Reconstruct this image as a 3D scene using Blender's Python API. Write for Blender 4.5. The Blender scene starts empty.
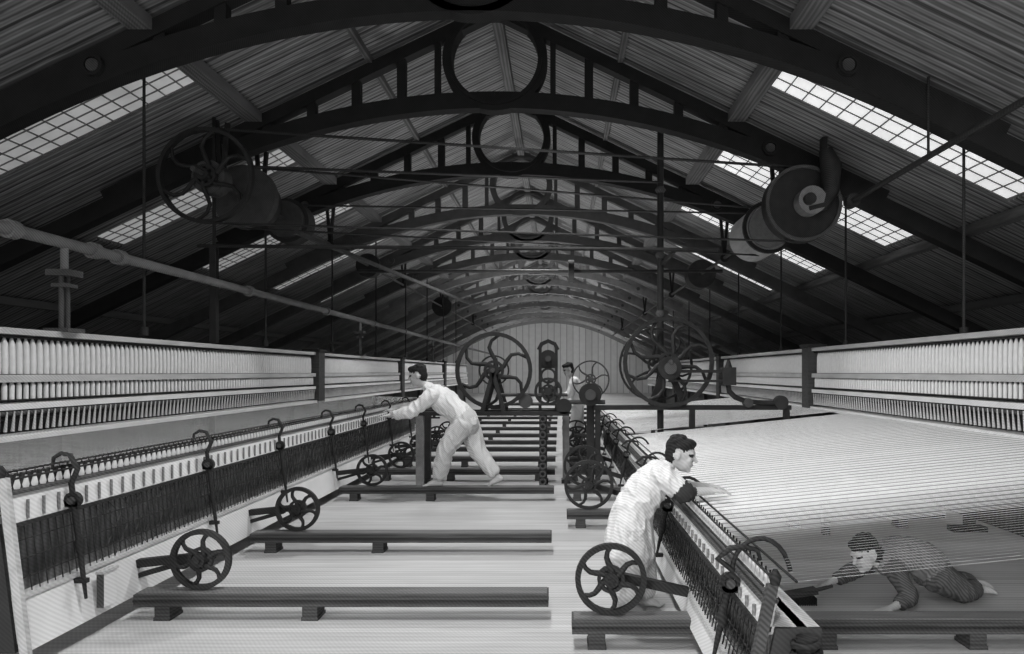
import bpy, math, random
from mathutils import Vector, Matrix, kdtree, noise as mnoise
random.seed(3)
V=Vector
scene=bpy.context.scene
coll=scene.collection
try:
    scene.view_settings.view_transform='Standard'
    scene.view_settings.look='None'
except Exception: pass

# ------------------------------------------------------------------ materials
MATS={}
def mat(name,v,rough=.8,noise=.18,nscale=5.0,stripes=(),hatch=(),emit=0,metal=0,stretch=(1,1,1),bump=0,bscale=20,eng=.12):
    m=bpy.data.materials.new(name); m.use_nodes=True
    nt=m.node_tree; N=nt.nodes; L=nt.links
    bs=N['Principled BSDF']; bs.inputs['Roughness'].default_value=rough
    bs.inputs['Metallic'].default_value=metal
    bs.inputs['Specular IOR Level'].default_value=.15
    tc=N.new('ShaderNodeTexCoord'); mp=N.new('ShaderNodeMapping'); mp.inputs['Scale'].default_value=stretch
    L.new(tc.outputs['Object'],mp.inputs['Vector'])
    nz=N.new('ShaderNodeTexNoise'); nz.inputs['Scale'].default_value=nscale; nz.inputs['Detail'].default_value=5
    L.new(mp.outputs[0],nz.inputs['Vector'])
    def math_(op,a,b):
        n=N.new('ShaderNodeMath'); n.operation=op
        for i,x in enumerate((a,b)):
            if x is None: continue
            if isinstance(x,(int,float)): n.inputs[i].default_value=x
            else: L.new(x,n.inputs[i])
        return n.outputs[0]
    cur=math_('MULTIPLY',math_('ADD',math_('MULTIPLY',math_('SUBTRACT',nz.outputs['Fac'],.5),noise*3.2),1.0),v)
    sep=N.new('ShaderNodeSeparateXYZ'); L.new(tc.outputs['Object'],sep.inputs[0])
    for (ax,per,wid,dark) in stripes:
        c=math_('FRACT',math_('DIVIDE',sep.outputs[ax],per),None)
        lt=math_('LESS_THAN',c,wid)
        fac=math_('SUBTRACT',1.0,math_('MULTIPLY',lt,1-dark))
        cur=math_('MULTIPLY',cur,fac)
        fl=math_('FLOOR',math_('DIVIDE',sep.outputs[ax],per),None)
        wn=N.new('ShaderNodeTexWhiteNoise'); wn.noise_dimensions='1D'; L.new(fl,wn.inputs['W'])
        cur=math_('MULTIPLY',cur,math_('ADD',.91,math_('MULTIPLY',wn.outputs['Value'],.18)))
    for (ax,per,amt) in hatch:
        w=math_('SINE',math_('ADD',math_('MULTIPLY',sep.outputs[ax],6.2832/per),math_('MULTIPLY',nz.outputs['Fac'],6)),None)
        cur=math_('MULTIPLY',cur,math_('ADD',1.0,math_('MULTIPLY',w,amt)))
    if eng:
        # engraved line texture of the surfaces
        s1=math_('ADD',math_('ADD',sep.outputs[0],math_('MULTIPLY',sep.outputs[1],.7)),math_('MULTIPLY',sep.outputs[2],1.1))
        w=math_('SINE',math_('ADD',math_('MULTIPLY',s1,6.2832/.026),math_('MULTIPLY',nz.outputs['Fac'],5)),None)
        cur=math_('MULTIPLY',cur,math_('ADD',1.0,math_('MULTIPLY',w,eng)))
    cur=math_('MAXIMUM',cur,0.003)
    cb=N.new('ShaderNodeCombineColor')
    for i in range(3): L.new(cur,cb.inputs[i])
    L.new(cb.outputs[0],bs.inputs['Base Color'])
    if emit:
        L.new(cb.outputs[0],bs.inputs['Emission Color']); bs.inputs['Emission Strength'].default_value=emit
    if bump:
        n2=N.new('ShaderNodeTexNoise'); n2.inputs['Scale'].default_value=bscale; L.new(tc.outputs['Object'],n2.inputs['Vector'])
        b=N.new('ShaderNodeBump'); b.inputs['Strength'].default_value=bump; b.inputs['Distance'].default_value=.02
        L.new(n2.outputs['Fac'],b.inputs['Height']); L.new(b.outputs[0],bs.inputs['Normal'])
    MATS[name]=m; return m
IRON=mat('cast_iron',.028,.6,.3,9,eng=.35)
IRON2=mat('worn_iron',.07,.55,.3,9,eng=.35)
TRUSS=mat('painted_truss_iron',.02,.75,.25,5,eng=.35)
TRUSS_B=mat('hazed_truss_iron',.07,.8,.25,5)  # same truss iron, aerial haze put into its colour
TRUSS_C=mat('far_hazed_truss_iron',.18,.9,.25,5)  # farthest trusses, paler still: distance haze painted into the colour
ROOF=mat('roof_boards',.22,.9,.45,3,stripes=((1,.27,.13,.45),),hatch=((1,.09,.32),(1,.041,.25)),stretch=(.6,4,.6),eng=0)
PURL=mat('purlin_timber',.14,.85,.3,4,hatch=((0,.05,.3),),stretch=(4,.4,4))
FLOOR=mat('floor_boards',.49,.9,.17,3.0,stripes=((1,.31,.03,.72),),hatch=((1,.05,.08),),stretch=(.35,4,1),eng=.05)
BEAM=mat('rail_timber',.065,.8,.3,6,hatch=((2,.02,.25),),stretch=(.5,4,4))
BTOP=mat('rail_timber_worn',.15,.8,.3,6,stretch=(.4,5,5))
WHITE=mat('white_painted_board',.68,.8,.12,3,eng=.08)
LIGHT=mat('pale_wood',.45,.8,.2,6,stretch=(3,.5,3))
MID=mat('mid_wood',.2,.8,.25,6,stretch=(3,.5,3),eng=.2)
DARK=mat('dark_panel',.05,.9,.3,5,hatch=((1,.06,.3),))
DARK2=mat('carriage_inner_panel',.24,.9,.3,5,hatch=((1,.05,.3),))
COTTON=mat('cotton_bobbin',.68,.95,.08,20,eng=0)
YARN=mat('yarn_thread',.86,.95,.04,20,eng=0)
YARN2=mat('yarn_thread_grey',.36,.95,.04,20,eng=0)  # grey threads set among the pale ones of the right sheet
PIPE=mat('pipe_iron',.18,.6,.2,6,eng=.25)
WALLM=mat('end_wall_boards',.6,.9,.1,3,stripes=((0,.45,.14,.6),),eng=0)
WALLS=mat('side_wall_plaster',.22,.9,.2,3,hatch=((2,.07,.3),))
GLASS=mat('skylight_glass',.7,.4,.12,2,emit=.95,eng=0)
GLASSL=mat('skylight_glass_darker',.5,.5,.25,2,emit=.42,eng=0)  # left panes: greyer, with weaker emission
SKIN=mat('skin',.46,.8,.05,8,eng=.06)
SHIRT=mat('shirt_linen',.66,.95,.08,9,bump=.5,bscale=16,eng=.13)
TROU=mat('trouser_canvas',.52,.95,.1,9,bump=.5,bscale=13,eng=.16)
GCLOTH=mat('grey_cloth',.09,.95,.2,14,bump=.6,bscale=14,eng=.35)
GCLOTH2=mat('grey_waistcoat',.16,.95,.2,14,bump=.6,bscale=14,eng=.35)
HAIR=mat('dark_hair',.018,.7,.4,40,eng=.4)
EYE=mat('eye_dark',.02,.4,.1,5,eng=0)
LIP=mat('lip',.3,.7,.05,5,eng=0)
STRAP=mat('dark_strap',.04,.8,.1,5)

# ------------------------------------------------------------------ mesh builder
class MB:
    def __init__(s): s.v=[];s.f=[];s.m=[];s.sm=[];s.mats=[]
    def mi(s,m):
        if m not in s.mats: s.mats.append(m)
        return s.mats.index(m)
    def add(s,vs,fs,m,smooth=False):
        o=len(s.v); s.v+= [tuple(x) for x in vs]; k=s.mi(m)
        for f in fs:
            s.f.append(tuple(i+o for i in f)); s.m.append(k); s.sm.append(smooth)
    def hexa(s,c,m):
        s.add(c,[(0,3,2,1),(4,5,6,7),(0,1,5,4),(1,2,6,5),(2,3,7,6),(3,0,4,7)],m)
    def box(s,x0,x1,y0,y1,z0,z1,m):
        x0,x1=sorted((x0,x1)); y0,y1=sorted((y0,y1)); z0,z1=sorted((z0,z1))
        s.hexa([(x0,y0,z0),(x1,y0,z0),(x1,y1,z0),(x0,y1,z0),(x0,y0,z1),(x1,y0,z1),(x1,y1,z1),(x0,y1,z1)],m)
    def beam(s,p0,p1,w,h,m,up=(0,0,1)):
        p0=V(p0);p1=V(p1);t=(p1-p0).normalized(); a=t.cross(V(up)).normalized(); b=a.cross(t).normalized()
        a=a*w/2;b=b*h/2
        s.hexa([p0-a-b,p0+a-b,p1+a-b,p1-a-b,p0-a+b,p0+a+b,p1+a+b,p1-a+b],m)
    def strip(s,pts,h,w,m):
        pts=[V(p) for p in pts]; k=len(pts); vs=[]
        for i,p in enumerate(pts):
            t=(pts[min(i+1,k-1)]-pts[max(i-1,0)]).normalized(); nn=V((-t.z,0,t.x))
            for q,yy in ((-h/2,-w/2),(-h/2,w/2),(h/2,w/2),(h/2,-w/2)): vs.append(p+nn*q+V((0,yy,0)))
        fs=[]
        for i in range(k-1):
            for j in range(4): fs.append((i*4+j,i*4+(j+1)%4,(i+1)*4+(j+1)%4,(i+1)*4+j))
        fs+= [(3,2,1,0),tuple((k-1)*4+j for j in range(4))]
        s.add(vs,fs,m)
    def tube(s,pts,r,m,n=8,closed=False,smooth=True):
        pts=[V(p) for p in pts]; k=len(pts)
        if not hasattr(r,'__len__'): r=[r]*k
        vs=[];up=None
        for i,p in enumerate(pts):
            if closed: t=pts[(i+1)%k]-pts[i-1]
            else: t=pts[min(i+1,k-1)]-pts[max(i-1,0)]
            t.normalize()
            if up is None:
                up=V((0,0,1)) if abs(t.z)<.9 else V((1,0,0))
                up=(up-t*up.dot(t)).normalized()
            else:
                up=(up-t*up.dot(t)).normalized()
            b=t.cross(up)
            for j in range(n):
                a=2*math.pi*j/n
                vs.append(p+(up*math.cos(a)+b*math.sin(a))*r[i])
        fs=[]
        for i in range(k if closed else k-1):
            i2=(i+1)%k
            for j in range(n):
                fs.append((i*n+j,i*n+(j+1)%n,i2*n+(j+1)%n,i2*n+j))
        s.add(vs,fs,m,smooth)
        if not closed:
            s.add(vs[:n],[tuple(reversed(range(n)))],m); s.add(vs[-n:],[tuple(range(n))],m)
    def ring(s,c,R,rt,wd,m,axis='Y',n=36):
        c=V(c)
        if axis=='Y': A,B,C=V((1,0,0)),V((0,0,1)),V((0,1,0))
        elif axis=='Z': A,B,C=V((1,0,0)),V((0,1,0)),V((0,0,1))
        else: A,B,C=V((0,1,0)),V((0,0,1)),V((1,0,0))
        vs=[]
        for i in range(n):
            a=2*math.pi*i/n; d=A*math.cos(a)+B*math.sin(a)
            for (q,w) in ((R,-wd/2),(R,wd/2),(R-rt,wd/2),(R-rt,-wd/2)): vs.append(c+d*q+C*w)
        fs=[]
        for i in range(n):
            j=(i+1)%n
            for k in range(4): fs.append((i*4+k,i*4+(k+1)%4,j*4+(k+1)%4,j*4+k))
        s.add(vs,fs,m)
    def disc(s,c,R,wd,m,axis='Y',n=28,smooth=True):
        c=V(c); C={'X':V((1,0,0)),'Y':V((0,1,0)),'Z':V((0,0,1))}[axis]
        s.tube([c-C*wd/2,c+C*wd/2],R,m,n=n)
    def wheel(s,c,R,m,wd=.035,rt=.03,ns=6,hub=.04,curve=.35,sp=.016,phase=0):
        c=V(c); s.ring(c,R,rt,wd,m); s.disc(c,hub,wd*2.4,m,n=14)
        s.ring(c,hub*1.9,hub*.5,wd*.8,m,n=18)
        for i in range(ns):
            a0=2*math.pi*i/ns+phase; pts=[];rr=[]
            for k in range(6):
                t=k/5; rad=hub*.8+(R-rt*.6-hub*.8)*t; a=a0+curve*math.sin(t*math.pi)*.9+curve*.6*t
                pts.append(c+V((math.cos(a)*rad,0,math.sin(a)*rad))); rr.append(sp*(1.25-.5*t))
            s.tube(pts,rr,m,n=6)
    def build(s,name,parent=None,loc=None):
        me=bpy.data.meshes.new(name); me.from_pydata(s.v,[],s.f)
        for m in s.mats: me.materials.append(m)
        me.polygons.foreach_set('material_index',s.m); me.polygons.foreach_set('use_smooth',s.sm)
        me.update()
        ob=bpy.data.objects.new(name,me); coll.objects.link(ob)
        if parent: ob.parent=parent
        if loc: ob.location=loc
        return ob
def empty(name):
    e=bpy.data.objects.new(name,None); coll.objects.link(e); return e
def dup(ob,loc,name=None):
    o=bpy.data.objects.new(name or ob.name.split('.')[0],ob.data); coll.objects.link(o); o.location=loc; return o

# ------------------------------------------------------------------ shell
XR=-.83; SL=.48; ZR=6.3; Y0=-2.5; Y1=50.0
def rz(d): return ZR-SL*d
DE=9.2
b=MB(); b.box(XR-DE,XR+DE,Y0,Y1+.2,-.1,0,FLOOR); b.build('floor')
b=MB(); b.box(XR-DE-.2,XR-DE,Y0,Y1,0,rz(DE)+.05,WALLS); b.build('wall_left')
b=MB(); b.box(XR+DE,XR+DE+.2,Y0,Y1,0,rz(DE)+.05,WALLS); b.build('wall_right')
b=MB()
vs=[(XR-DE,Y1,0),(XR+DE,Y1,0),(XR+DE,Y1,rz(DE)),(XR,Y1,rz(0)),(XR-DE,Y1,rz(DE))]
vs+=[(x,y+.2,z) for x,y,z in vs]
b.add(vs,[(0,1,2,3,4),(9,8,7,6,5),(0,5,6,1),(1,6,7,2),(2,7,8,3),(3,8,9,4),(4,9,5,0)],WALLM)
b.build('wall_back')
dA,dB=3.2,5.95
def slab(mb,s,d0,d1,y0,y1,m,th=.07,off=0):
    c=[]
    for z in (0,th):
        for (d,y) in ((d0,y0),(d1,y0),(d1,y1),(d0,y1)):
            c.append((XR+s*d,y,rz(d)+off+z))
    mb.hexa(c,m)
b=MB(); sky=[]
for k in range(1,17):
    y=3*k-1.95
    if y+.9<Y1: sky.append((y,y+.96))
for s in (-1,1):
    slab(b,s,0,dA,Y0,Y1,ROOF); slab(b,s,dB,DE+.1,Y0,Y1,ROOF)
    prev=Y0
    for (a,c) in sky:
        if s<0: a,c=a+.12,c-.14
        slab(b,s,dA,dB,prev,a,ROOF); prev=c
    slab(b,s,dA,dB,prev,Y1,ROOF)
b.build('ceiling')
n=0
for s in (-1,1):
    for (a,c) in sky:
        if s<0: a,c=a+.12,c-.14
        n+=1; w=MB()
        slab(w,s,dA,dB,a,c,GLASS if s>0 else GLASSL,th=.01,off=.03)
        for i in range(15):
            d=dA+(dB-dA)*i/14; t=.02 if i in(0,14) else .004
            slab(w,s,d-t,d+t,a,c,MID,th=.012,off=.017)
        for i in range(5):
            y=a+(c-a)*i/4; t=.02 if i in(0,4) else .005
            slab(w,s,dA,dB,y-t,y+t,MID,th=.014,off=.014)
        w.build('window_%d'%n)
for s in (-1,1):
    for d,w_,h_ in ((3.08,.22,.12),(6.08,.16,.12),(1.6,.07,.08),(7.6,.14,.12)):
        b=MB(); x=XR+s*d; z=rz(d)-h_/2-.01
        b.beam((x,Y0,z),(x,Y1,z),w_,h_,PURL); b.build('roof_purlin')
b=MB(); b.box(XR-.07,XR+.07,Y0,Y1,rz(0)-.2,rz(0)-.02,PURL); b.build('ridge_beam')
def truss(TM_):
    b=MB(); zc=lambda d: 6.14-SL*d
    T=.16
    a_=.0560
    def za(d): return 4.97-a_*d*d if d<4.286 else 4.97-a_*4.286**2-.48*(d-4.286)
    for s in (-1,1):
        b.strip([(XR+s*d,0,zc(d)) for d in (0,2,4,5)],.15,T,TM_)
        b.strip([(XR+s*9*i/45,0,za(9*i/45)) for i in range(46)],.21,T*1.1,TM_)
        for d in (.74,1.2,1.78,2.35,2.92):
            w=.11 if d>.8 else .07
            b.beam((XR+s*d,0,za(d)),(XR+s*d,0,zc(d)),T*.7,w,TM_,up=(1,0,0))
        b.disc((XR+s*3.5,-.1,za(3.5)+.06),.06,.06,IRON2,n=18)
        b.ring((XR+s*3.5,-.1,za(3.5)+.06),.10,.03,.08,TM_,n=18)
    b.ring((XR,0,5.50),.67,.11,T*1.1,TM_,n=48)
    b.ring((XR,0,5.50),.60,.05,T*1.5,TM_,n=48)
    b.strip([(XR-.2,0,6.1),(XR+.2,0,6.1)],.14,T*.9,TM_)
    return b
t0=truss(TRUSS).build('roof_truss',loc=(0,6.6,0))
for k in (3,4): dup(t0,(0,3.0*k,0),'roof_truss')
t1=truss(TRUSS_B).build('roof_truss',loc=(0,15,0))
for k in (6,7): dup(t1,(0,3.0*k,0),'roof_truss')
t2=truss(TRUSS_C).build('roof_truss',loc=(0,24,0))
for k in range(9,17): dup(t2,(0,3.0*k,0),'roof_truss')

# ------------------------------------------------------------------ spinning mules
def creel(parent,Xf,out,zt,k,ya,yb,posts):
    Z=lambda z: zt-(1.82-z)*k
    def X(o): return Xf+out*o
    b=MB()
    bx=lambda o0,o1,z0,z1,m: b.box(X(o0),X(o1),ya,yb,Z(z0),Z(z1),m)
    bx(-.04,.16,1.775,1.82,LIGHT); bx(.13,.16,.95,1.775,DARK)
    bx(.13,.16,.25,.95,DARK)
    bx(-.02,.13,1.44,1.475,MID); bx(-.04,-.02,1.425,1.48,LIGHT)
    bx(-.04,.13,1.225,1.27,WHITE); bx(-.06,.12,1.0,1.04,WHITE)
    bx(-.02,.02,1.29,1.30,IRON)
    b.tube([(X(-.02),ya,Z(1.2)),(X(-.02),yb,Z(1.2))],.018,IRON2,n=8)
    b.tube([(X(.05),ya,Z(1.17)),(X(.05),yb,Z(1.17))],.025,IRON,n=8)
    b.tube([(X(.0),ya,Z(1.76)),(X(.0),yb,Z(1.76))],.01,IRON,n=6)
    y=ya+.2
    while y<yb:
        b.box(X(.02),X(.1),y-.04,y+.04,0,Z(1.0),IRON); b.box(X(-.12),X(.2),y-.06,y+.06,0,.05,IRON)
        y+=2.4
    for y in posts:
        b.box(X(-.09),X(.17),y-.14,y+.14,Z(.82),Z(1.86),BEAM)
        b.box(X(-.11),X(.18),y-.17,y+.17,Z(1.83),Z(1.87),IRON)
    b.build('creel_frame',parent)
    c=MB(); y=ya+.04
    while y<yb-.04:
        st=6 if y<14 else 5
        if not any(abs(y-p)<.18 for p in posts):
            c.tube([(X(.03),y,Z(1.485)),(X(.03),y,Z(1.50)),(X(.03),y,Z(1.56)),(X(.03),y,Z(1.70)),(X(.03),y,Z(1.75))],[.026,.026,.028,.025,.008],COTTON,n=st)
            c.tube([(X(.0),y+.03,Z(1.30)),(X(.0),y+.03,Z(1.40)),(X(.0),y+.03,Z(1.43))],[.019,.019,.008],COTTON,n=st)
            c.tube([(X(-.045),y,Z(1.215)),(X(-.03),y,Z(1.07))],[.006,.016],LIGHT,n=4)
        y+=.068
    c.build('bobbins',parent)

def carriage(parent,Xt,Xb,zt,zr1,zr0,zp,ya,yb,out,hooks,hs):
    zb=.12
    def X(z,o=0): return Xb+(Xt-Xb)*(z-zb)/(zt-zb)+out*o
    b=MB(); wo=.26 if out<0 else .19
    def board(z0,z1,th,m,y0=ya,y1=yb,o=0):
        c=[]
        for z in (z0,z1):
            c+=[(X(z,o),y0,z),(X(z,o+th),y0,z),(X(z,o+th),y1,z),(X(z,o),y1,z)]
        b.hexa(c,m)
    board(zb,zp,.05,WHITE); board(zp,zp+.02,.06,LIGHT,o=-.01)
    board(zr0,zr1,.04,WHITE); board(zr0-.02,zr0,.05,IRON,o=-.01)
    board(zr1,zr1+.015,.06,IRON2,o=-.015)
    b.box(Xt+out*(wo-.09),Xt+out*(wo-.05),ya,yb,zb,zr0,DARK2); b.box(Xb+out*.03,Xt+out*(wo-.05),ya,yb,zb,zb+.04,MID)
    b.box(X(zr1),Xt+out*wo,ya,yb,zr0-.03,zr0,LIGHT if out>0 else MID)
    y=ya+.03
    while y<min(yb,12):
        b.tube([(X(zp,.01),y,zp),(X(zr0,.01),y,zr0)],.0036,IRON,n=4)
        y+=.055 if y<7 else .09
    for i in range(1,4):
        z=zp+(zr0-zp)*i/4
        b.tube([(X(z,.01),ya,z),(X(z,.01),yb,z)],.0032,IRON,n=4)
    H=zr0-zp; y=ya+.6
    while y<min(yb,10)-H:
        b.tube([(X(zp,.014),y,zp),(X(zr0,.014),y+H,zr0)],.0025,IRON2,n=4)
        b.tube([(X(zp,.016),y+H,zp),(X(zr0,.016),y,zr0)],.0025,IRON2,n=4)
        y+=.13
    c=[]
    for z in (zb-.02,zt):
        c+=[(X(z,-.02),ya-.03,z),(X(z,.022),ya-.03,z),(X(z,.022),ya,z),(X(z,-.02),ya,z)]
    b.hexa(c,LIGHT if out<0 else IRON2)
    b.tube([(X(zt,.01),ya-.02,zt),(X(zt,.01),ya-.02,zt+.03),(X(zt,.01),ya-.02,zt+.06)],[.018,.026,.008],IRON,n=8)
    c=[]
    for z in (zb,zr0):
        c+=[(X(z,.05),ya-.02,z),(Xt+out*wo,ya-.02,z),(Xt+out*wo,ya,z),(X(z,.05),ya,z)]
    b.hexa(c,DARK)
    y=ya+.1
    while y<min(yb,13):
        zz=(zr0+zr1)/2
        b.tube([(X(zz,-.012),y,zr0+.01),(X(zz,-.012),y,zr1-.035)],.008,MID,n=5)
        y+=.11
    b.build('carriage',parent)
    s=MB(); y=ya+.05
    while y<yb:
        x=Xt+out*.03
        s.tube([(x,y,zr1-.05),(x,y,zt+.02)],.004,IRON,n=4)
        s.tube([(x,y,zr1+.0),(x,y,zr1+.03),(x,y,zt-.01)],[.010,.017,.005],COTTON,n=5)
        y+=.06 if y<9 else .09
    for dz,o in ((.02,-.03),(.055,.0),(.035,.1)):
        s.tube([(Xt+out*o,ya,zt+dz-.03),(Xt+out*o,yb,zt+dz-.03)],.006,IRON,n=5)
    s.build('spindles',parent)
    h=MB()
    P=[(-.05,-.02),(-.04,.05),(0,.075),(.05,.065),(.09,-.01),(.085,-.09),(.055,-.18),(.04,-.29),(.055,-.42),(.095,-.58),(.12,-.72)]
    for y in hooks:
        pts=[(Xt+(-out)*px*hs,y,zt+pz*(1 if hs<=1 else .62)) for px,pz in P]
        pts=[(p[0] if i<5 else (X(p[2],-.045)),p[1],p[2]) for i,p in enumerate(pts)]
        h.tube(pts,[.008,.011,.013,.014,.015,.015,.015,.016,.015,.013,.008],IRON,n=7)
        if out>0:
            arc=[(Xt-.06,y,zt-.10),(Xt-.06,y,zt-.02),(Xt-.02,y,zt+.055),(Xt+.05,y,zt+.09),(Xt+.12,y,zt+.08),(Xt+.18,y,zt+.02),(Xt+.20,y,zt-.06)]
            sm=[]
            for i in range(len(arc)-1):
                for t in (0,.5): sm.append(V(arc[i]).lerp(V(arc[i+1]),t))
            sm.append(V(arc[-1]))
            for _ in range(2):
                sm=[sm[0]]+[(sm[i-1]+sm[i]*2+sm[i+1])/4 for i in range(1,len(sm)-1)]+[sm[-1]]
            h.tube(sm,.011,IRON,n=8)
        q=pts[6]; h.ring(q,.045,.018,.03,IRON,axis='Y',n=14); h.disc((q[0],y,q[2]-.0),.02,.06,IRON2,n=10)
        q=pts[8]; h.tube([(q[0],y,q[2]+.05),(q[0],y,q[2]),(q[0],y,q[2]-.05)],[.012,.026,.012],IRON,n=8)
        h.beam((X(zr0,0),y,zr0+.03),(X(zr0,-.07),y,zr0+.03),.03,.03,IRON)
        h.beam((X(zp,0),y,zp-.02),(X(zp,-.07),y,zp-.02),.03,.025,IRON)
    h.build('faller_arms',parent)
    return X
def yarns(parent,x0,z0,x1,z1,ya,yb,step,wf,gaps=()):
    b=MB(); y=ya; i=0
    while y<yb:
        w=wf(y); i+=1
        if not any(g0<y<g1 for g0,g1 in gaps):
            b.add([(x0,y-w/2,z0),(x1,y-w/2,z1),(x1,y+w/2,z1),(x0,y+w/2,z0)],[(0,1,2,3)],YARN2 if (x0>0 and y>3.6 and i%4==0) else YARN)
        y+=(step if y>3.5 or x0<0 else step*1.5)*(1+random.uniform(-.08,.08))
    b.build('yarn_sheet',parent)

M1=empty('spinning_mule')
creel(M1,-4.0,-1,1.82,1.0,3.2,30,(11.5,17.5,24))
carriage(M1,-2.73,-2.62,.98,.89,.75,.38,3.45,14.0,-1,(3.83,5.3,6.66,8.15,9.5,10.9,12.3,13.6),1.0)
yarns(M1,-3.96,1.03,-2.76,.985,3.5,14,.038,lambda y:.009)
M2=empty('spinning_mule')
creel(M2,3.8,1,1.86,1.12,4.0,30,(10.6,16.5,23))
carriage(M2,.82,.70,.68,.60,.51,.24,2.72,15.0,1,(3.1,4.9,6.4,7.9,9.4,10.9,12.4),1.35)
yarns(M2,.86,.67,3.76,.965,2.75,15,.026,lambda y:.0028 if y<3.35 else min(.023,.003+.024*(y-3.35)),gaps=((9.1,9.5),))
ly=[4.29,5.87,8.2,9.7,11.1,12.5,13.7]
for i,y in enumerate(ly):
    b=MB(); b.wheel((-2.2,y,.352),.185,IRON,phase=i*.5)
    b.tube([(-2.2,y-.06,.352),(-2.2,y+.12,.352)],.016,IRON,n=8)
    b.beam((-2.66,y+.1,.30),(-2.17,y+.1,.352),.05,.05,IRON)
    b.beam((-2.66,y+.1,.22),(-2.35,y+.1,.31),.04,.03,IRON)
    b.build('carriage_wheel_%d'%(i+1),M1)
ry=[3.85,6.8,8.2,9.7,11.1,12.5,13.7]
for i,y in enumerate(ry):
    b=MB(); b.wheel((.28,y,.362 if i in(0,) else .405),.197 if i==0 else .24,IRON,phase=i*.6+.3)
    z=.362 if i==0 else .405
    b.tube([(.28,y-.06,z),(.28,y+.12,z)],.016,IRON,n=8)
    b.beam((.72,y+.1,.26),(.26,y+.1,z),.05,.05,IRON)
    b.build('carriage_wheel_%d'%(i+1),M2)
b=MB(); b.box(-2.61,-2.575,3.95,4.07,.17,.36,WHITE); b.box(-2.615,-2.57,3.94,4.08,.36,.375,LIGHT)
b.box(-2.612,-2.573,3.945,3.95,.17,.36,IRON2); b.build('oil_box',M1)
b=MB()
pts=[]
for i in range(120):
    a=i/120*2*math.pi*12; pts.append((.93+.05*math.cos(a),2.64+.05*math.sin(a),.04+.45*i/120))
b.tube(pts,.013,IRON,n=6); b.tube([(.93,2.64,0),(.93,2.64,.5)],.04,IRON,n=12)
b.build('coiled_rope_post',M2)
b=MB(); b.wheel((2.45,6.4,.56),.13,IRON2); b.box(2.42,2.48,6.42,6.5,0,.5,IRON2); b.build('guide_wheel',M2)
def rail(x0,x1,y,legs):
    b=MB(); b.box(x0,x1,y-.075,y+.075,.085,.158,BEAM); b.box(x0+.01,x1-.01,y-.06,y+.06,.158,.165,BTOP)
    b.beam((x0,y-.077,.12),(x1,y-.077,.12),.01,.012,IRON)
    for l in legs: b.box(l-.045,l+.045,y-.07,y+.07,0,.085,BEAM); b.box(l-.05,l+.05,y-.075,y+.075,0,.02,BEAM)
    b.build('carriage_rail')
for y in ly+[15.2,17,19,21,23.5,26]: rail(-2.57,-.07,y,(-2.4,-1.51) if y<9 else (-2.4,-1.51,-.3))
for y in ry+[15.2,17,19,21,23.5,26]: rail(.065,3.7,y,(.2,1.45,2.26,3.3))

# ------------------------------------------------------------------ headstocks
b=MB()
b.box(-1.85,.12,8.95,9.05,.94,.99,IRON)
b.box(-1.85,.12,9.45,9.55,.94,.99,IRON)
for x in (-1.8,-.22,.08):
    if x<.0 : b.box(x-.045,x+.045,8.95,9.05,0,.95,IRON if x>-1 else MID)
    b.box(x-.045,x+.045,9.45,9.55,0,.95,IRON if x<0 else MID)
    b.box(x-.06,x+.06,9.4,9.6,0,.05,IRON)
for i in range(9): b.ring((-.22,8.93,.1+i*.1),.045,.02,.04,IRON2,n=12)
b.wheel((-.86,9.1,1.52),.50,IRON,wd=.07,rt=.05,ns=6,hub=.07,curve=.6,sp=.026)
b.ring((-.86,9.12,1.52),.2,.02,.05,IRON)
for y in (8.98,9.5):
    b.beam((-1.0,y,.99),(-.86,y,1.5),.05,.05,IRON); b.beam((-.72,y,.99),(-.86,y,1.5),.05,.05,IRON)
b.tube([(-.86,8.9,1.52),(-.86,9.6,1.52)],.03,IRON2,n=10)
b.wheel((-.15,9.0,1.25),.18,IRON,wd=.05,rt=.035,ns=6,hub=.05,curve=.5,sp=.016)
b.beam((-.15,9.05,.99),(-.15,9.05,1.25),.05,.05,IRON)
for x in (-.27,-.05): b.box(x-.02,x+.02,9.45,9.55,.99,1.82,IRON)
b.strip([(-.29,9.5,1.8),(-.25,9.5,1.88),(-.16,9.5,1.92),(-.07,9.5,1.88),(-.03,9.5,1.8)],.05,.12,IRON)
b.disc((-.16,9.5,1.68),.12,.08,IRON,n=20); b.disc((-.16,9.44,1.68),.04,.08,IRON2,n=12); b.ring((-.16,9.5,1.45),.11,.03,.08,IRON,n=20)
b.box(-.27,-.05,9.47,9.53,1.55,1.6,IRON)
b.disc((-.14,9.38,1.2),.1,.06,IRON2)
for z in (1.08,1.2): b.tube([(-.8,9.2,z),(.1,9.2,z)],.022,IRON2,n=8)
b.disc((-.45,9.2,1.12),.09,.2,IRON2); b.disc((.05,9.0,1.06),.1,.1,IRON)
b.build('mule_headstock')
b=MB()
b.box(.45,3.05,9.22,9.34,1.0,1.06,IRON)
for x in (.5,1.75,3.0): b.box(x-.035,x+.035,9.24,9.32,0,1.0,IRON)
b.wheel((1.41,9.1,1.63),.59,IRON,wd=.07,rt=.05,ns=8,hub=.07,curve=.5,sp=.026)
b.wheel((1.30,9.5,1.60),.5,IRON,wd=.05,rt=.03,ns=6,hub=.06,curve=-.4,sp=.018)
b.disc((1.41,9.04,1.55),.15,.2,IRON); b.disc((1.41,8.96,1.55),.08,.1,IRON2)
b.tube([(1.41,8.9,1.63),(1.41,9.7,1.6)],.03,IRON2,n=10)
b.beam((1.2,9.25,1.06),(1.41,9.25,1.6),.06,.08,IRON); b.beam((1.65,9.25,1.06),(1.41,9.25,1.6),.06,.08,IRON)
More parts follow.
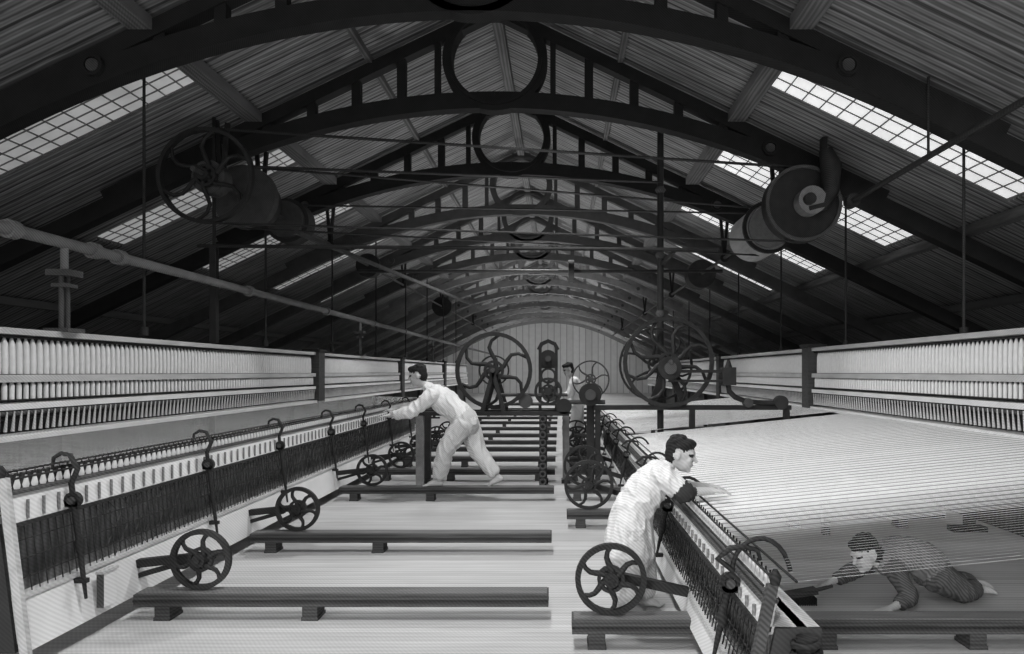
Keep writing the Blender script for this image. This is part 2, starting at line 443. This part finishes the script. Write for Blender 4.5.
b.box(1.4,2.15,8.98,9.06,1.49,1.53,IRON); b.box(1.4,2.15,8.98,9.06,1.37,1.40,IRON)
b.box(2.08,2.25,8.93,9.12,1.33,1.56,IRON); b.tube([(2.17,9.02,1.56),(2.17,9.02,1.66)],[.05,.015],IRON,n=10)
pts=[(2.17,9.05,1.36),(2.19,9.06,1.25),(2.28,9.1,1.17),(2.42,9.14,1.12),(2.6,9.18,1.10),(2.85,9.2,1.09)]
b.tube(pts,.035,IRON,n=10); b.disc((2.9,9.2,1.1),.09,.1,IRON); b.disc((2.45,9.14,1.1),.06,.12,IRON2)
b.tube([(1.38,9.62,1.0),(1.38,9.62,1.06)],.09,IRON,n=12)
b.tube([(1.38,9.62,0),(1.38,9.62,4.9)],.045,IRON,n=10)
for z in (2.3,3.1,4.0): b.tube([(1.38,9.62,z-.05),(1.38,9.62,z),(1.38,9.62,z+.05)],[.04,.075,.04],IRON2,n=12)
b.wheel((.42,9.6,1.40),.26,IRON2,wd=.04,rt=.02,ns=6,hub=.04,curve=.3,sp=.012)
b.disc((.40,9.3,1.2),.15,.12,IRON); b.disc((.40,9.2,1.2),.07,.1,IRON2)
b.box(.36,.46,9.35,9.5,0,1.2,IRON)
b.tube([(-.1,9.3,1.10),(.6,9.3,1.10)],.03,IRON2,n=8)
b.build('mule_headstock')

# ------------------------------------------------------------------ overhead shafting
def hanger(b,x,y,z,d):
    top=rz(d)-.04
    b.beam((x-.07,y,top-.02),(x,y,z),.05,.05,IRON); b.beam((x+.07,y,top-.05),(x,y,z),.05,.05,IRON); b.disc((x,y,z),.08,.1,IRON,n=14)
b=MB(); sx,sz=-4.2,3.83
b.tube([(sx,8.0,sz),(sx,40,sz)],.03,IRON2,n=8)
b.wheel((sx,8.3,sz),.57,IRON,wd=.08,rt=.045,ns=6,hub=.07,curve=.55,sp=.026)
b.disc((sx,9.35,sz),.42,.14,IRON2); b.disc((sx,8.45,sz),.2,.2,IRON2); b.disc((sx,9.6,sz),.33,.3,IRON); 
b.disc((sx,10.9,sz),.34,.3,DARK); b.disc((sx,10.7,sz),.28,.1,IRON2)
b.disc((sx,15.4,sz),.26,.25,IRON); b.disc((sx,25,sz),.35,.3,IRON)
for y in (8.7,9.85,12.8,18.8,24.8,33.8): hanger(b,sx,y,sz,3.37)
b.build('line_shaft')
b=MB(); sx2,sz2=3.0,3.58
b.tube([(sx2,8.4,sz2),(sx2,40,sz2)],.03,IRON2,n=8)
b.disc((sx2,8.72,sz2),.47,.16,IRON,n=36); b.ring((sx2,8.63,sz2),.47,.04,.06,IRON2,n=36)
b.disc((sx2+.05,8.55,sz2),.17,.22,MID); b.disc((sx2,8.42,sz2),.07,.1,IRON)
b.disc((sx2,10.5,sz2),.36,.85,LIGHT,n=32); b.ring((sx2,10.05,sz2),.38,.05,.06,IRON,n=32); b.disc((sx2,10.03,sz2),.3,.04,MID)
b.disc((sx2,15.0,sz2),.3,.4,IRON)
pts=[(3.22,8.5,4.2),(3.29,8.5,4.0),(3.29,8.5,3.7),(3.2,8.5,3.52),(3.0,8.48,3.47)]
b.tube(pts,[.08,.13,.10,.07,.05],IRON,n=10); b.beam((3.2,8.5,4.15),(3.2,8.5,4.34),.1,.06,IRON,up=(1,0,0))
for y in (9.7,12.8,18.8,24.8,33.8): hanger(b,sx2,y,sz2,3.83)
b.build('line_shaft')
b=MB(); b.tube([(3.42,.5,3.5),(3.42,8.2,3.5)],.03,IRON,n=8)
for y in (2.5,6.5): b.tube([(3.42,y,3.5),(3.42,y,rz(4.25)-.02)],.014,IRON,n=6)
b.disc((3.42,8.2,3.5),.08,.12,IRON); b.build('drive_shaft')
b=MB()
for p,q in (((-4.2,8.3,4.39),(3.0,8.7,4.04)),((-4.2,8.3,3.27),(3.0,8.7,3.12)),((-4.2,9.35,4.24),(3.0,10.4,3.93)),((-4.2,9.35,3.42),(3.0,10.4,3.23)),((-3.7,8.35,3.95),(1.38,9.6,4.1)),((-4.2,10.9,4.1),(3.0,10.6,3.9))):
    b.beam(p,q,.07,.014,IRON)
b.build('drive_belts')
b=MB(); b.tube([(-4.45,8.6,3.05),(1.95,8.6,3.0)],.024,IRON,n=8)
b.tube([(-3.6,12.5,3.3),(2.9,12.5,3.3)],.03,IRON,n=8); b.disc((.2,12.5,3.3),.2,.1,IRON,axis='X')
b.beam((-3.4,9,3.3),(-1.9,16,3.0),.05,.05,IRON2)
b.beam((-4.25,8.6,3.0),(-4.25,8.6,rz(3.42)-.03),.03,.03,IRON,up=(1,0,0))
b.beam((1.4,8.6,2.98),(1.4,9.58,2.98),.04,.04,IRON)
b.box(-4.29,-4.21,8.56,8.64,1.86,3.05,IRON); b.build('counter_shaft')
for y in (6.9,9.75,12.6,15.6,18.6,21.6,24.6,27.6):
    for s in (-1,1):
        x=-4.1 if s<0 else 3.98
        b=MB(); b.tube([(x,y,1.86),(x,y,rz(abs(x-XR))-.02)],.016,IRON,n=6); b.tube([(x,y,1.86),(x,y,1.94)],.04,IRON,n=8); b.build('hanger_rod')
b=MB(); b.tube([(-4.0,2.0,2.54),(-4.0,42,2.54)],.047,PIPE,n=12)
for y in (5.1,6.0,6.35,9,12,15,18,21): b.tube([(-4,y-.04,2.54),(-4,y+.04,2.54)],.07,PIPE,n=14)
for y in (5.65,14,22):
    for dy in (-.035,.035): b.tube([(-4,y+dy,1.83),(-4,y+dy,2.32)],.02,IRON2,n=8)
    b.box(-4.09,-3.91,y-.09,y+.09,2.27,2.32,IRON2); b.box(-4.06,-3.94,y-.07,y+.07,2.18,2.21,IRON2)
    b.box(-4.1,-3.9,y-.1,y+.1,1.82,1.85,IRON2); b.tube([(-4,y,2.32),(-4,y,2.5)],.03,PIPE,n=8)
b.build('steam_pipe')

# ------------------------------------------------------------------ people
class Body:
    def __init__(s): s.v=[];s.f=[];s.t=[]
    def add(s,vs,fs,tag):
        o=len(s.v); s.v+=[V(x) for x in vs]; s.t+=[tag]*len(vs)
        s.f+=[tuple(i+o for i in f) for f in fs]
    def loft(s,pts,ab,side,tag,n=20,sub=4):
        pts=[V(p) for p in pts]; side=V(side).normalized()
        P=[];R=[]
        k=len(pts)
        def cr(a,b,c,d,t): return .5*((2*b)+(c-a)*t+(2*a-5*b+4*c-d)*t*t+(3*b-a-3*c+d)*t**3)
        ab=[V((x,y,0)) for x,y in ab]
        for i in range(k-1):
            for j in range(sub):
                t=j/sub
                a=max(i-1,0);d=min(i+2,k-1)
                P.append(cr(pts[a],pts[i],pts[i+1],pts[d],t)); R.append(cr(ab[a],ab[i],ab[i+1],ab[d],t))
        P.append(pts[-1]);R.append(ab[-1])
        rings=[]
        K=len(P)
        def frame(i):
            t=(P[min(i+1,K-1)]-P[max(i-1,0)]).normalized()
            sd=(side-t*side.dot(t)).normalized(); return t,sd,t.cross(sd)
        t,a,b=frame(0); r=R[0]
        for q in (1.35,.9,.45): rings.append((P[0]-t*min(r.x,r.y)*.75*math.sin(q),a,b,r*math.cos(q)))
        for i in range(K):
            t,a,b=frame(i); rings.append((P[i],a,b,R[i]))
        t,a,b=frame(K-1); r=R[-1]
        for q in (.45,.9,1.35): rings.append((P[-1]+t*min(r.x,r.y)*.75*math.sin(q),a,b,r*math.cos(q)))
        vs=[]
        for (p,a,b,r) in rings:
            for j in range(n):
                an=2*math.pi*j/n; vs.append(p+a*math.cos(an)*r.x+b*math.sin(an)*r.y)
        fs=[]
        for i in range(len(rings)-1):
            for j in range(n): fs.append((i*n+j,i*n+(j+1)%n,(i+1)*n+(j+1)%n,(i+1)*n+j))
        fs.append(tuple(reversed(range(n)))); m=(len(rings)-1)*n; fs.append(tuple(range(m,m+n)))
        s.add(vs,fs,tag)
    def cap(s,p0,p1,r0,r1,tag,n=12):
        p0=V(p0);p1=V(p1); t=(p1-p0).normalized(); sd=V((0,0,1)) if abs(t.z)<.8 else V((0,1,0))
        s.loft([p0,p1],[(r0,r0),(r1,r1)],sd,tag,n=n,sub=6)
    def chain(s,pts,rs,tag,n=14,sub=4):
        side=V((0,1,0.03)); s.loft(pts,[(r,r) for r in rs],side,tag,n=n,sub=sub)
    def ell(s,c,r,ax,tag,n=18,m=12):
        c=V(c);A,B,C=ax; vs=[];fs=[]
        for i in range(m+1):
            th=math.pi*(i+.02)/(m+.04)
            for j in range(n):
                ph=2*math.pi*j/n
                vs.append(c+A*r[0]*math.sin(th)*math.cos(ph)+B*r[1]*math.sin(th)*math.sin(ph)+C*r[2]*math.cos(th))
        for i in range(m):
            for j in range(n): fs.append((i*n+j,(i+1)*n+j,(i+1)*n+(j+1)%n,i*n+(j+1)%n))
        fs.append(tuple(range(n))); fs.append(tuple(reversed(range(m*n,m*n+n))))
        s.add(vs,fs,tag)
    def hand(s,w,d,nrm,k=1.0,tag='skin',curl=.35,thumb=1):
        w=V(w);d=V(d).normalized();nrm=V(nrm);nrm=(nrm-d*nrm.dot(d)).normalized();ac=d.cross(nrm)*thumb
        s.ell(w+d*.045*k,(.052*k,.040*k,.016*k),(d,ac,nrm),'skin')
        s.cap(w-d*.02*k,w+d*.02*k,.024*k,.026*k,tag)
        for off,ln in ((.028,.072),(.010,.082),(-.010,.076),(-.028,.06)):
            b0=w+d*.078*k+ac*off*k
            d1=(d*math.cos(curl*.5)+nrm*math.sin(curl*.5)+ac*off*2).normalized()
            d2=(d*math.cos(curl*1.5)+nrm*math.sin(curl*1.5)+ac*off*2).normalized()
            m=b0+d1*ln*.55*k; e=m+d2*ln*.45*k
            s.cap(b0,m,.0092*k,.0085*k,tag,n=8); s.cap(m,e,.0085*k,.007*k,tag,n=8)
        b0=w+d*.02*k+ac*.028*k; m=b0+(d*.6+ac*.75+nrm*.15).normalized()*.04*k; e=m+(d*.9+ac*.3+nrm*.3).normalized()*.032*k
        s.cap(b0,m,.013*k,.011*k,tag,n=8); s.cap(m,e,.0105*k,.008*k,tag,n=8)
    def foot(s,an,d,k=1.0,tag='skin',down=.075):
        an=V(an); d=V(d).normalized(); up=V((0,0,1)); up=(up-d*up.dot(d)).normalized(); sd=up.cross(d)
        heel=an-d*.035*k-up*(down-.03)*k
        s.cap(an,heel,.036*k,.032*k,tag)
        s.loft([heel,an+d*.05*k-up*(down-.035)*k,an+d*.12*k-up*(down-.022)*k],[(.032*k,.03*k),(.036*k,.034*k),(.045*k,.02*k)],sd,tag)
        s.cap(an+d*.0*k,an+d*.11*k-up*(down-.03)*k,.034*k,.022*k,tag)
        for i,o in enumerate((.034,.017,.001,-.015,-.03)):
            s.cap(an+d*.12*k+sd*o*k-up*(down-.014)*k,an+d*(.175-.009*i)*k+sd*o*k-up*(down-.012)*k,.0125*k,.0105*k,tag,n=8)
    def head(s,c,f,u,k=1.0):
        c=V(c);f=V(f).normalized();u=V(u);u=(u-f*u.dot(f)).normalized();sd=u.cross(f);A=(sd,f,u)
        s.ell(c+u*.022*k+f*.0*k,(.071*k,.090*k,.080*k),A,'skin')
        s.ell(c-u*.042*k+f*.024*k,(.054*k,.062*k,.066*k),A,'skin')
        s.ell(c-u*.09*k+f*.062*k,(.022*k,.02*k,.018*k),A,'skin')
        s.cap(c+u*.012*k+f*.088*k,c-u*.022*k+f*.108*k,.008*k,.0125*k,'skin',n=8)
        s.cap(c+u*.03*k+f*.083*k-sd*.035*k,c+u*.03*k+f*.083*k+sd*.035*k,.008*k,.008*k,'skin',n=8)
        s.ell(c-u*.052*k+f*.086*k,(.022*k,.008*k,.0055*k),A,'lip')
        for q in (-1,1):
            s.ell(c+u*.012*k+f*.081*k+sd*q*.031*k,(.013*k,.008*k,.007*k),A,'eye')
            s.ell(c-u*.005*k-f*.004*k+sd*q*.078*k,(.012*k,.019*k,.03*k),A,'skin')
            s.ell(c+sd*q*.03*k-u*.02*k+f*.07*k,(.022*k,.016*k,.02*k),A,'skin')
        s.ell(c+u*.052*k-f*.026*k,(.086*k,.092*k,.080*k),A,'hair')
        s.ell(c+u*.0*k-f*.052*k,(.078*k,.062*k,.078*k),A,'hair')
        s.ell(c+u*.088*k+f*.038*k,(.068*k,.052*k,.034*k),A,'hair')
        for i in range(14):
            a=random.uniform(-2.2,2.2); e=random.uniform(.45,1.3)
            p=c+u*.05*k-f*.025*k+(-f*math.cos(a)*math.cos(e)*.085+sd*math.sin(a)*math.cos(e)*.08+u*math.sin(e)*.078)*k
            s.ell(p,(.022*k,.022*k,.016*k),A,'hair',n=8,m=6)
    def finish(s,name,voxel,tm,fold=.007,fs=9):
        me=bpy.data.meshes.new(name+'_src'); me.from_pydata([tuple(v) for v in s.v],[],s.f); me.update()
        import bmesh
        bm=bmesh.new(); bm.from_mesh(me); bmesh.ops.recalc_face_normals(bm,faces=bm.faces); bm.to_mesh(me); bm.free()
        ob=bpy.data.objects.new(name,me); coll.objects.link(ob)
        md=ob.modifiers.new('r','REMESH'); md.mode='VOXEL'; md.voxel_size=voxel; md.use_smooth_shade=True
        ms=ob.modifiers.new('s','SMOOTH'); ms.factor=.5; ms.iterations=2
        dg=bpy.context.evaluated_depsgraph_get(); dg.update()
        nm=bpy.data.meshes.new_from_object(ob.evaluated_get(dg)); ob.modifiers.clear(); ob.data=nm; nm.name=name
        nm.materials.clear(); tags=list(tm.keys())
        for t in tags: nm.materials.append(tm[t])
        kd=kdtree.KDTree(len(s.v))
        for i,v in enumerate(s.v): kd.insert(v,i)
        kd.balance()
        idx=[]
        for p in nm.polygons:
            best={}
            for co,i,d in kd.find_n(p.center,5): best[s.t[i]]=best.get(s.t[i],0)+1/(d+.002)
            idx.append(tags.index(max(best,key=best.get))); p.use_smooth=True
        v2f={}
        for p in nm.polygons:
            for v in p.vertices: v2f.setdefault(v,[]).append(p.index)
        eye=tags.index('eye'); lip=tags.index('lip')
        for it in range(3):
            new=idx[:]
            for p in nm.polygons:
                if idx[p.index] in (eye,lip): continue
                cnt={}
                for v in p.vertices:
                    for q in v2f[v]: cnt[idx[q]]=cnt.get(idx[q],0)+1
                m_=max(cnt,key=cnt.get)
                if m_ not in (eye,lip): new[p.index]=m_
            idx=new
        nm.polygons.foreach_set('material_index',idx)
        cloth={tags.index(t) for t in ('shirt','trousers','vest','strap')}
        disp={}
        for v in nm.vertices:
            if all(idx[q] in cloth for q in v2f.get(v.index,[0])):
                q=v.co
                r=mnoise.noise(V((q.x*fs*1.5+q.z*fs*.5,q.y*fs*1.2,q.z*fs*.45-q.x*fs*.2)))
                disp[v.index]=v.co+v.normal*((1-min(1,abs(r)*3.0))*fold)
        for i,c_ in disp.items(): nm.vertices[i].co=c_
        nm.update()
        return ob

TM={'skin':SKIN,'shirt':SHIRT,'trousers':TROU,'hair':HAIR,'eye':EYE,'lip':LIP,'strap':STRAP,'vest':GCLOTH2}
# --- spinner
y=8.2; B=Body(); S=(0,1,0)
B.loft([(-1.10,y,.90),(-1.13,y,.97),(-1.23,y,1.06),(-1.37,y,1.17),(-1.47,y,1.25)],[(.165,.125),(.168,.13),(.16,.13),(.185,.145),(.17,.11)],S,'shirt')
B.loft([(-1.08,y,.86),(-1.11,y,.93),(-1.15,y,.98)],[(.165,.125),(.178,.142),(.176,.146)],S,'trousers')
B.cap((-1.44,y,1.24),(-1.56,y,1.33),.075,.055,'shirt'); B.cap((-1.5,y,1.28),(-1.62,y,1.38),.055,.05,'skin')
B.head((-1.67,y,1.455),(-1,-.12,-.22),(-.2,0,1),1.05)
for q in (-1,1):
    sh=V((-1.47,y+q*.165,1.235)); el=V((-1.70,y+q*.20,1.06+.02*q)); wr=V((-1.95,y+q*.12,1.03+.03*q))
    B.chain([(-1.42,y+q*.09,1.22),sh,(sh+el)/2,el],[.075,.08,.074,.068],'shirt')
    B.chain([el,(el+wr)/2,el+(wr-el)*.72],[.068,.062,.052],'shirt')
    B.cap(el+(wr-el)*.5,wr,.036,.027,'skin')
    B.hand(wr,V((-1,0,-.12)),V((0,0,-1)),1.05,thumb=q*1.0)
hipf=V((-1.13,y-.085,.90)); kf=V((-1.33,y-.07,.58)); af=V((-1.42,y-.03,.245))
B.chain([hipf,(hipf+kf)/2,kf,(kf+af)/2,af+V((.01,0,.06))],[.12,.112,.096,.09,.08],'trousers')
B.cap(kf+(af-kf)*.7,af,.045,.036,'skin'); B.foot(af,(-1,0,-.02),1.0)
hb=V((-1.09,y+.085,.90)); kb=V((-.97,y+.07,.57)); ab_=V((-.74,y+.03,.275))
B.chain([hb,(hb+kb)/2,kb,(kb+ab_)/2,ab_+V((-.04,0,.05))],[.12,.112,.096,.088,.078],'trousers')
B.cap(kb+(ab_-kb)*.7,ab_,.045,.036,'skin'); B.foot(ab_,(-.8,0,-.38),1.0)
B.finish('spinner_man',.0075,TM,fold=.014)

# --- piecer child
y=4.42; B=Body()
B.loft([(.44,y,.36),(.44,y,.48),(.455,y,.60),(.50,y,.69),(.57,y,.79),(.63,y,.87)],[(.165,.155),(.155,.145),(.135,.125),(.13,.12),(.138,.115),(.12,.08)],S,'shirt')
B.cap((.61,y,.85),(.68,y,.905),.055,.045,'shirt'); B.cap((.64,y,.875),(.72,y,.94),.038,.036,'skin')
B.head((.765,y-.005,.975),(1,-.45,-.18),(.18,0,1),.93)
for q in (-1,1):
    sh=V((.63,y+q*.115,.86)); el=V((.75,y+q*.15,.765)); wr=V((.93,y+q*.09,.765))
    B.chain([(.6,y+q*.06,.85),sh,(sh+el)/2,el+(sh-el)*.2],[.06,.068,.066,.062],'shirt')
    B.chain([el+(sh-el)*.12,el,el+(wr-el)*.2],[.058,.060,.05],'strap'); B.cap(el,wr,.034,.023,'skin')
    B.hand(wr,V((1,0,-.02)),V((0,0,-1)),.85,thumb=-q*1.0)
for q in (-1,1):
    hp=V((.46,y+q*.06,.5)); kn=V((.49+.03*q,y+q*.065,.30)); an=V((.47+.06*q,y+q*.06,.062))
    B.chain([hp,kn,kn+(an-kn)*.78],[.095,.085,.082],'trousers'); B.cap(kn,an,.045,.029,'skin')
    B.foot(an,(1,-.15*q,0),.78)
B.finish('piecer_child',.006,TM,fold=.012,fs=12)

# --- scavenger boy, sprawled low under the threads
y=4.6; B=Body()
B.loft([(2.46,y,.18),(2.40,y,.25),(2.30,y,.30),(2.19,y,.29),(2.11,y,.25)],[(.13,.11),(.135,.12),(.13,.11),(.14,.115),(.12,.08)],S,'vest')
B.cap((2.12,y,.26),(2.04,y-.03,.28),.045,.042,'skin')
B.head((1.98,y-.05,.315),(-1,-.4,-.35),(-.3,0,1),.95)
a=V((2.14,y-.12,.24)); e=V((2.19,y-.22,.09)); w=V((2.04,y-.29,.045))
B.chain([a,(a+e)/2,e],[.062,.056,.05],'shirt'); B.chain([e,e+(w-e)*.5],[.05,.042],'shirt'); B.cap(e,w,.033,.022,'skin'); B.hand(w,(-1,-.2,-.1),(0,0,-1),.82,thumb=1)
a=V((2.12,y+.1,.24)); e=V((1.94,y+.08,.16)); w=V((1.78,y,.12))
B.chain([a,(a+e)/2,e],[.062,.056,.05],'shirt'); B.chain([e,e+(w-e)*.6],[.05,.04],'shirt'); B.cap(e,w,.033,.022,'skin'); B.hand(w,(-1,-.1,-.25),(0,0,-1),.82,curl=.9,thumb=-1)
for q in (-1,1):
    hp=V((2.44,y+q*.07,.18)); kn=V((2.60+(.04 if q>0 else 0),y+q*.10+.03,.085)); an=V((2.80+(.05 if q>0 else 0),y+q*.06+.12,.06))
    B.chain([hp,(hp+kn)/2,kn],[.105,.09,.072],'trousers'); B.chain([kn,(kn+an)/2,an-V((.05,0,0))],[.072,.062,.052],'trousers'); B.cap(kn,an,.04,.03,'skin')
    B.foot(an,(1,.2,-.12),.8,down=.04)
TB=dict(TM); TB['shirt']=GCLOTH; TB['trousers']=GCLOTH
B.finish('scavenger_boy',.006,TB,fold=.009,fs=12)

# --- distant overlooker
y=13.0; x=.33; B=Body()
B.loft([(x,y,.88),(x,y,1.02),(x-.03,y,1.18),(x-.08,y,1.34)],[(.16,.13),(.15,.12),(.18,.14),(.17,.10)],S,'shirt')
B.cap((x-.09,y,1.36),(x-.14,y,1.45),.05,.048,'skin'); B.head((x-.18,y,1.54),(-1,-.4,-.3),(-.2,0,1),1.05)
for q in (-1,1):
    sh=V((x-.08,y+q*.18,1.33)); el=V((x-.16,y+q*.24,1.08)); wr=V((x-.36,y+q*.16,1.03))
    B.chain([(x-.06,y+q*.09,1.32),sh,(sh+el)/2,el],[.07,.075,.065,.058],'shirt'); B.chain([el,el+(wr-el)*.7],[.058,.045],'shirt')
    B.cap(el+(wr-el)*.5,wr,.035,.026,'skin'); B.hand(wr,(-1,0,-.2),(0,0,-1),1.0,thumb=q)
    hp=V((x,y+q*.09,.86)); kn=V((x-.02+.05*q,y+q*.1,.47)); an=V((x+.08*q,y+q*.1,.08))
    B.chain([hp,(hp+kn)/2,kn,kn+(an-kn)*.85],[.12,.10,.085,.075],'trousers'); B.cap(kn,an,.045,.036,'skin'); B.foot(an,(-1,0,0),1.0)
B.finish('overlooker_man',.009,TM,fold=.008)
b=MB(); b.beam((1.44,4.52,.055),(1.66,4.54,.085),.07,.035,BEAM); b.tube([(1.66,4.54,.085),(1.78,4.58,.10)],[.014,.012],BEAM,n=8)
for i in range(18):
    for j in range(4):
        x=1.45+i*.0115; b.tube([(x,4.49+j*.02,.05),(x,4.49+j*.02,.0)],.004,IRON,n=4)
b.build('hand_brush')
b=MB(); b.tube([(1.90,4.20,.03),(1.92,4.20,.03),(2.02,4.20,.03),(2.05,4.20,.03)],[.015,.03,.03,.012],COTTON,n=10); b.build('cotton_waste')

# ------------------------------------------------------------------ light & camera
w=bpy.data.worlds.new('w'); scene.world=w; w.use_nodes=True
bg=w.node_tree.nodes['Background']; bg.inputs[0].default_value=(1,1,1,1); bg.inputs[1].default_value=1.1
l=bpy.data.lights.new('sun','SUN'); l.energy=1.2; l.angle=math.radians(12)
o=bpy.data.objects.new('sun',l); coll.objects.link(o); o.rotation_euler=V((.55,1,-.26)).to_track_quat('-Z','Y').to_euler()
for y,e in ((-1.2,400),(3.4,430),(7.6,430),(13,520),(19,560),(25,600),(32,700),(40,700)):  # added fill spots under the ridge, brighten floor, not fittings of the hall
    l=bpy.data.lights.new('added_floor_fill','SPOT'); l.energy=e; l.spot_size=math.radians(135); l.spot_blend=.5; l.shadow_soft_size=.3
    o=bpy.data.objects.new('added_floor_fill',l); coll.objects.link(o); o.location=(XR+.3,y,4.5)
for y,e in ((12,130),(17.5,240),(23,320),(30,400),(38,420)):  # added upward fill spots, unseen, brighten the far roof
    l=bpy.data.lights.new('added_roof_fill','SPOT'); l.energy=e; l.spot_size=math.radians(150); l.spot_blend=.6; l.shadow_soft_size=.3
    o=bpy.data.objects.new('added_roof_fill',l); coll.objects.link(o); o.location=(XR+.2,y,2.1); o.rotation_euler=(math.pi,0,0)
for x in (-3.5,2.0):  # added fill spots aimed at the end wall, no real fittings
    l=bpy.data.lights.new('added_end_wall_fill','SPOT'); l.energy=380; l.spot_size=math.radians(120); l.spot_blend=.6; l.shadow_soft_size=.3
    o=bpy.data.objects.new('added_end_wall_fill',l); coll.objects.link(o); o.location=(x,42,2.6); o.rotation_euler=(math.radians(90),0,0)
c=bpy.data.cameras.new('camera'); c.sensor_width=36; c.lens=700/1024*36; c.shift_x=-48/1024; c.shift_y=45/1024
c.clip_end=200
co=bpy.data.objects.new('camera',c); coll.objects.link(co); co.location=(0,0,1.5); co.rotation_euler=(math.radians(90),0,0)
scene.camera=co
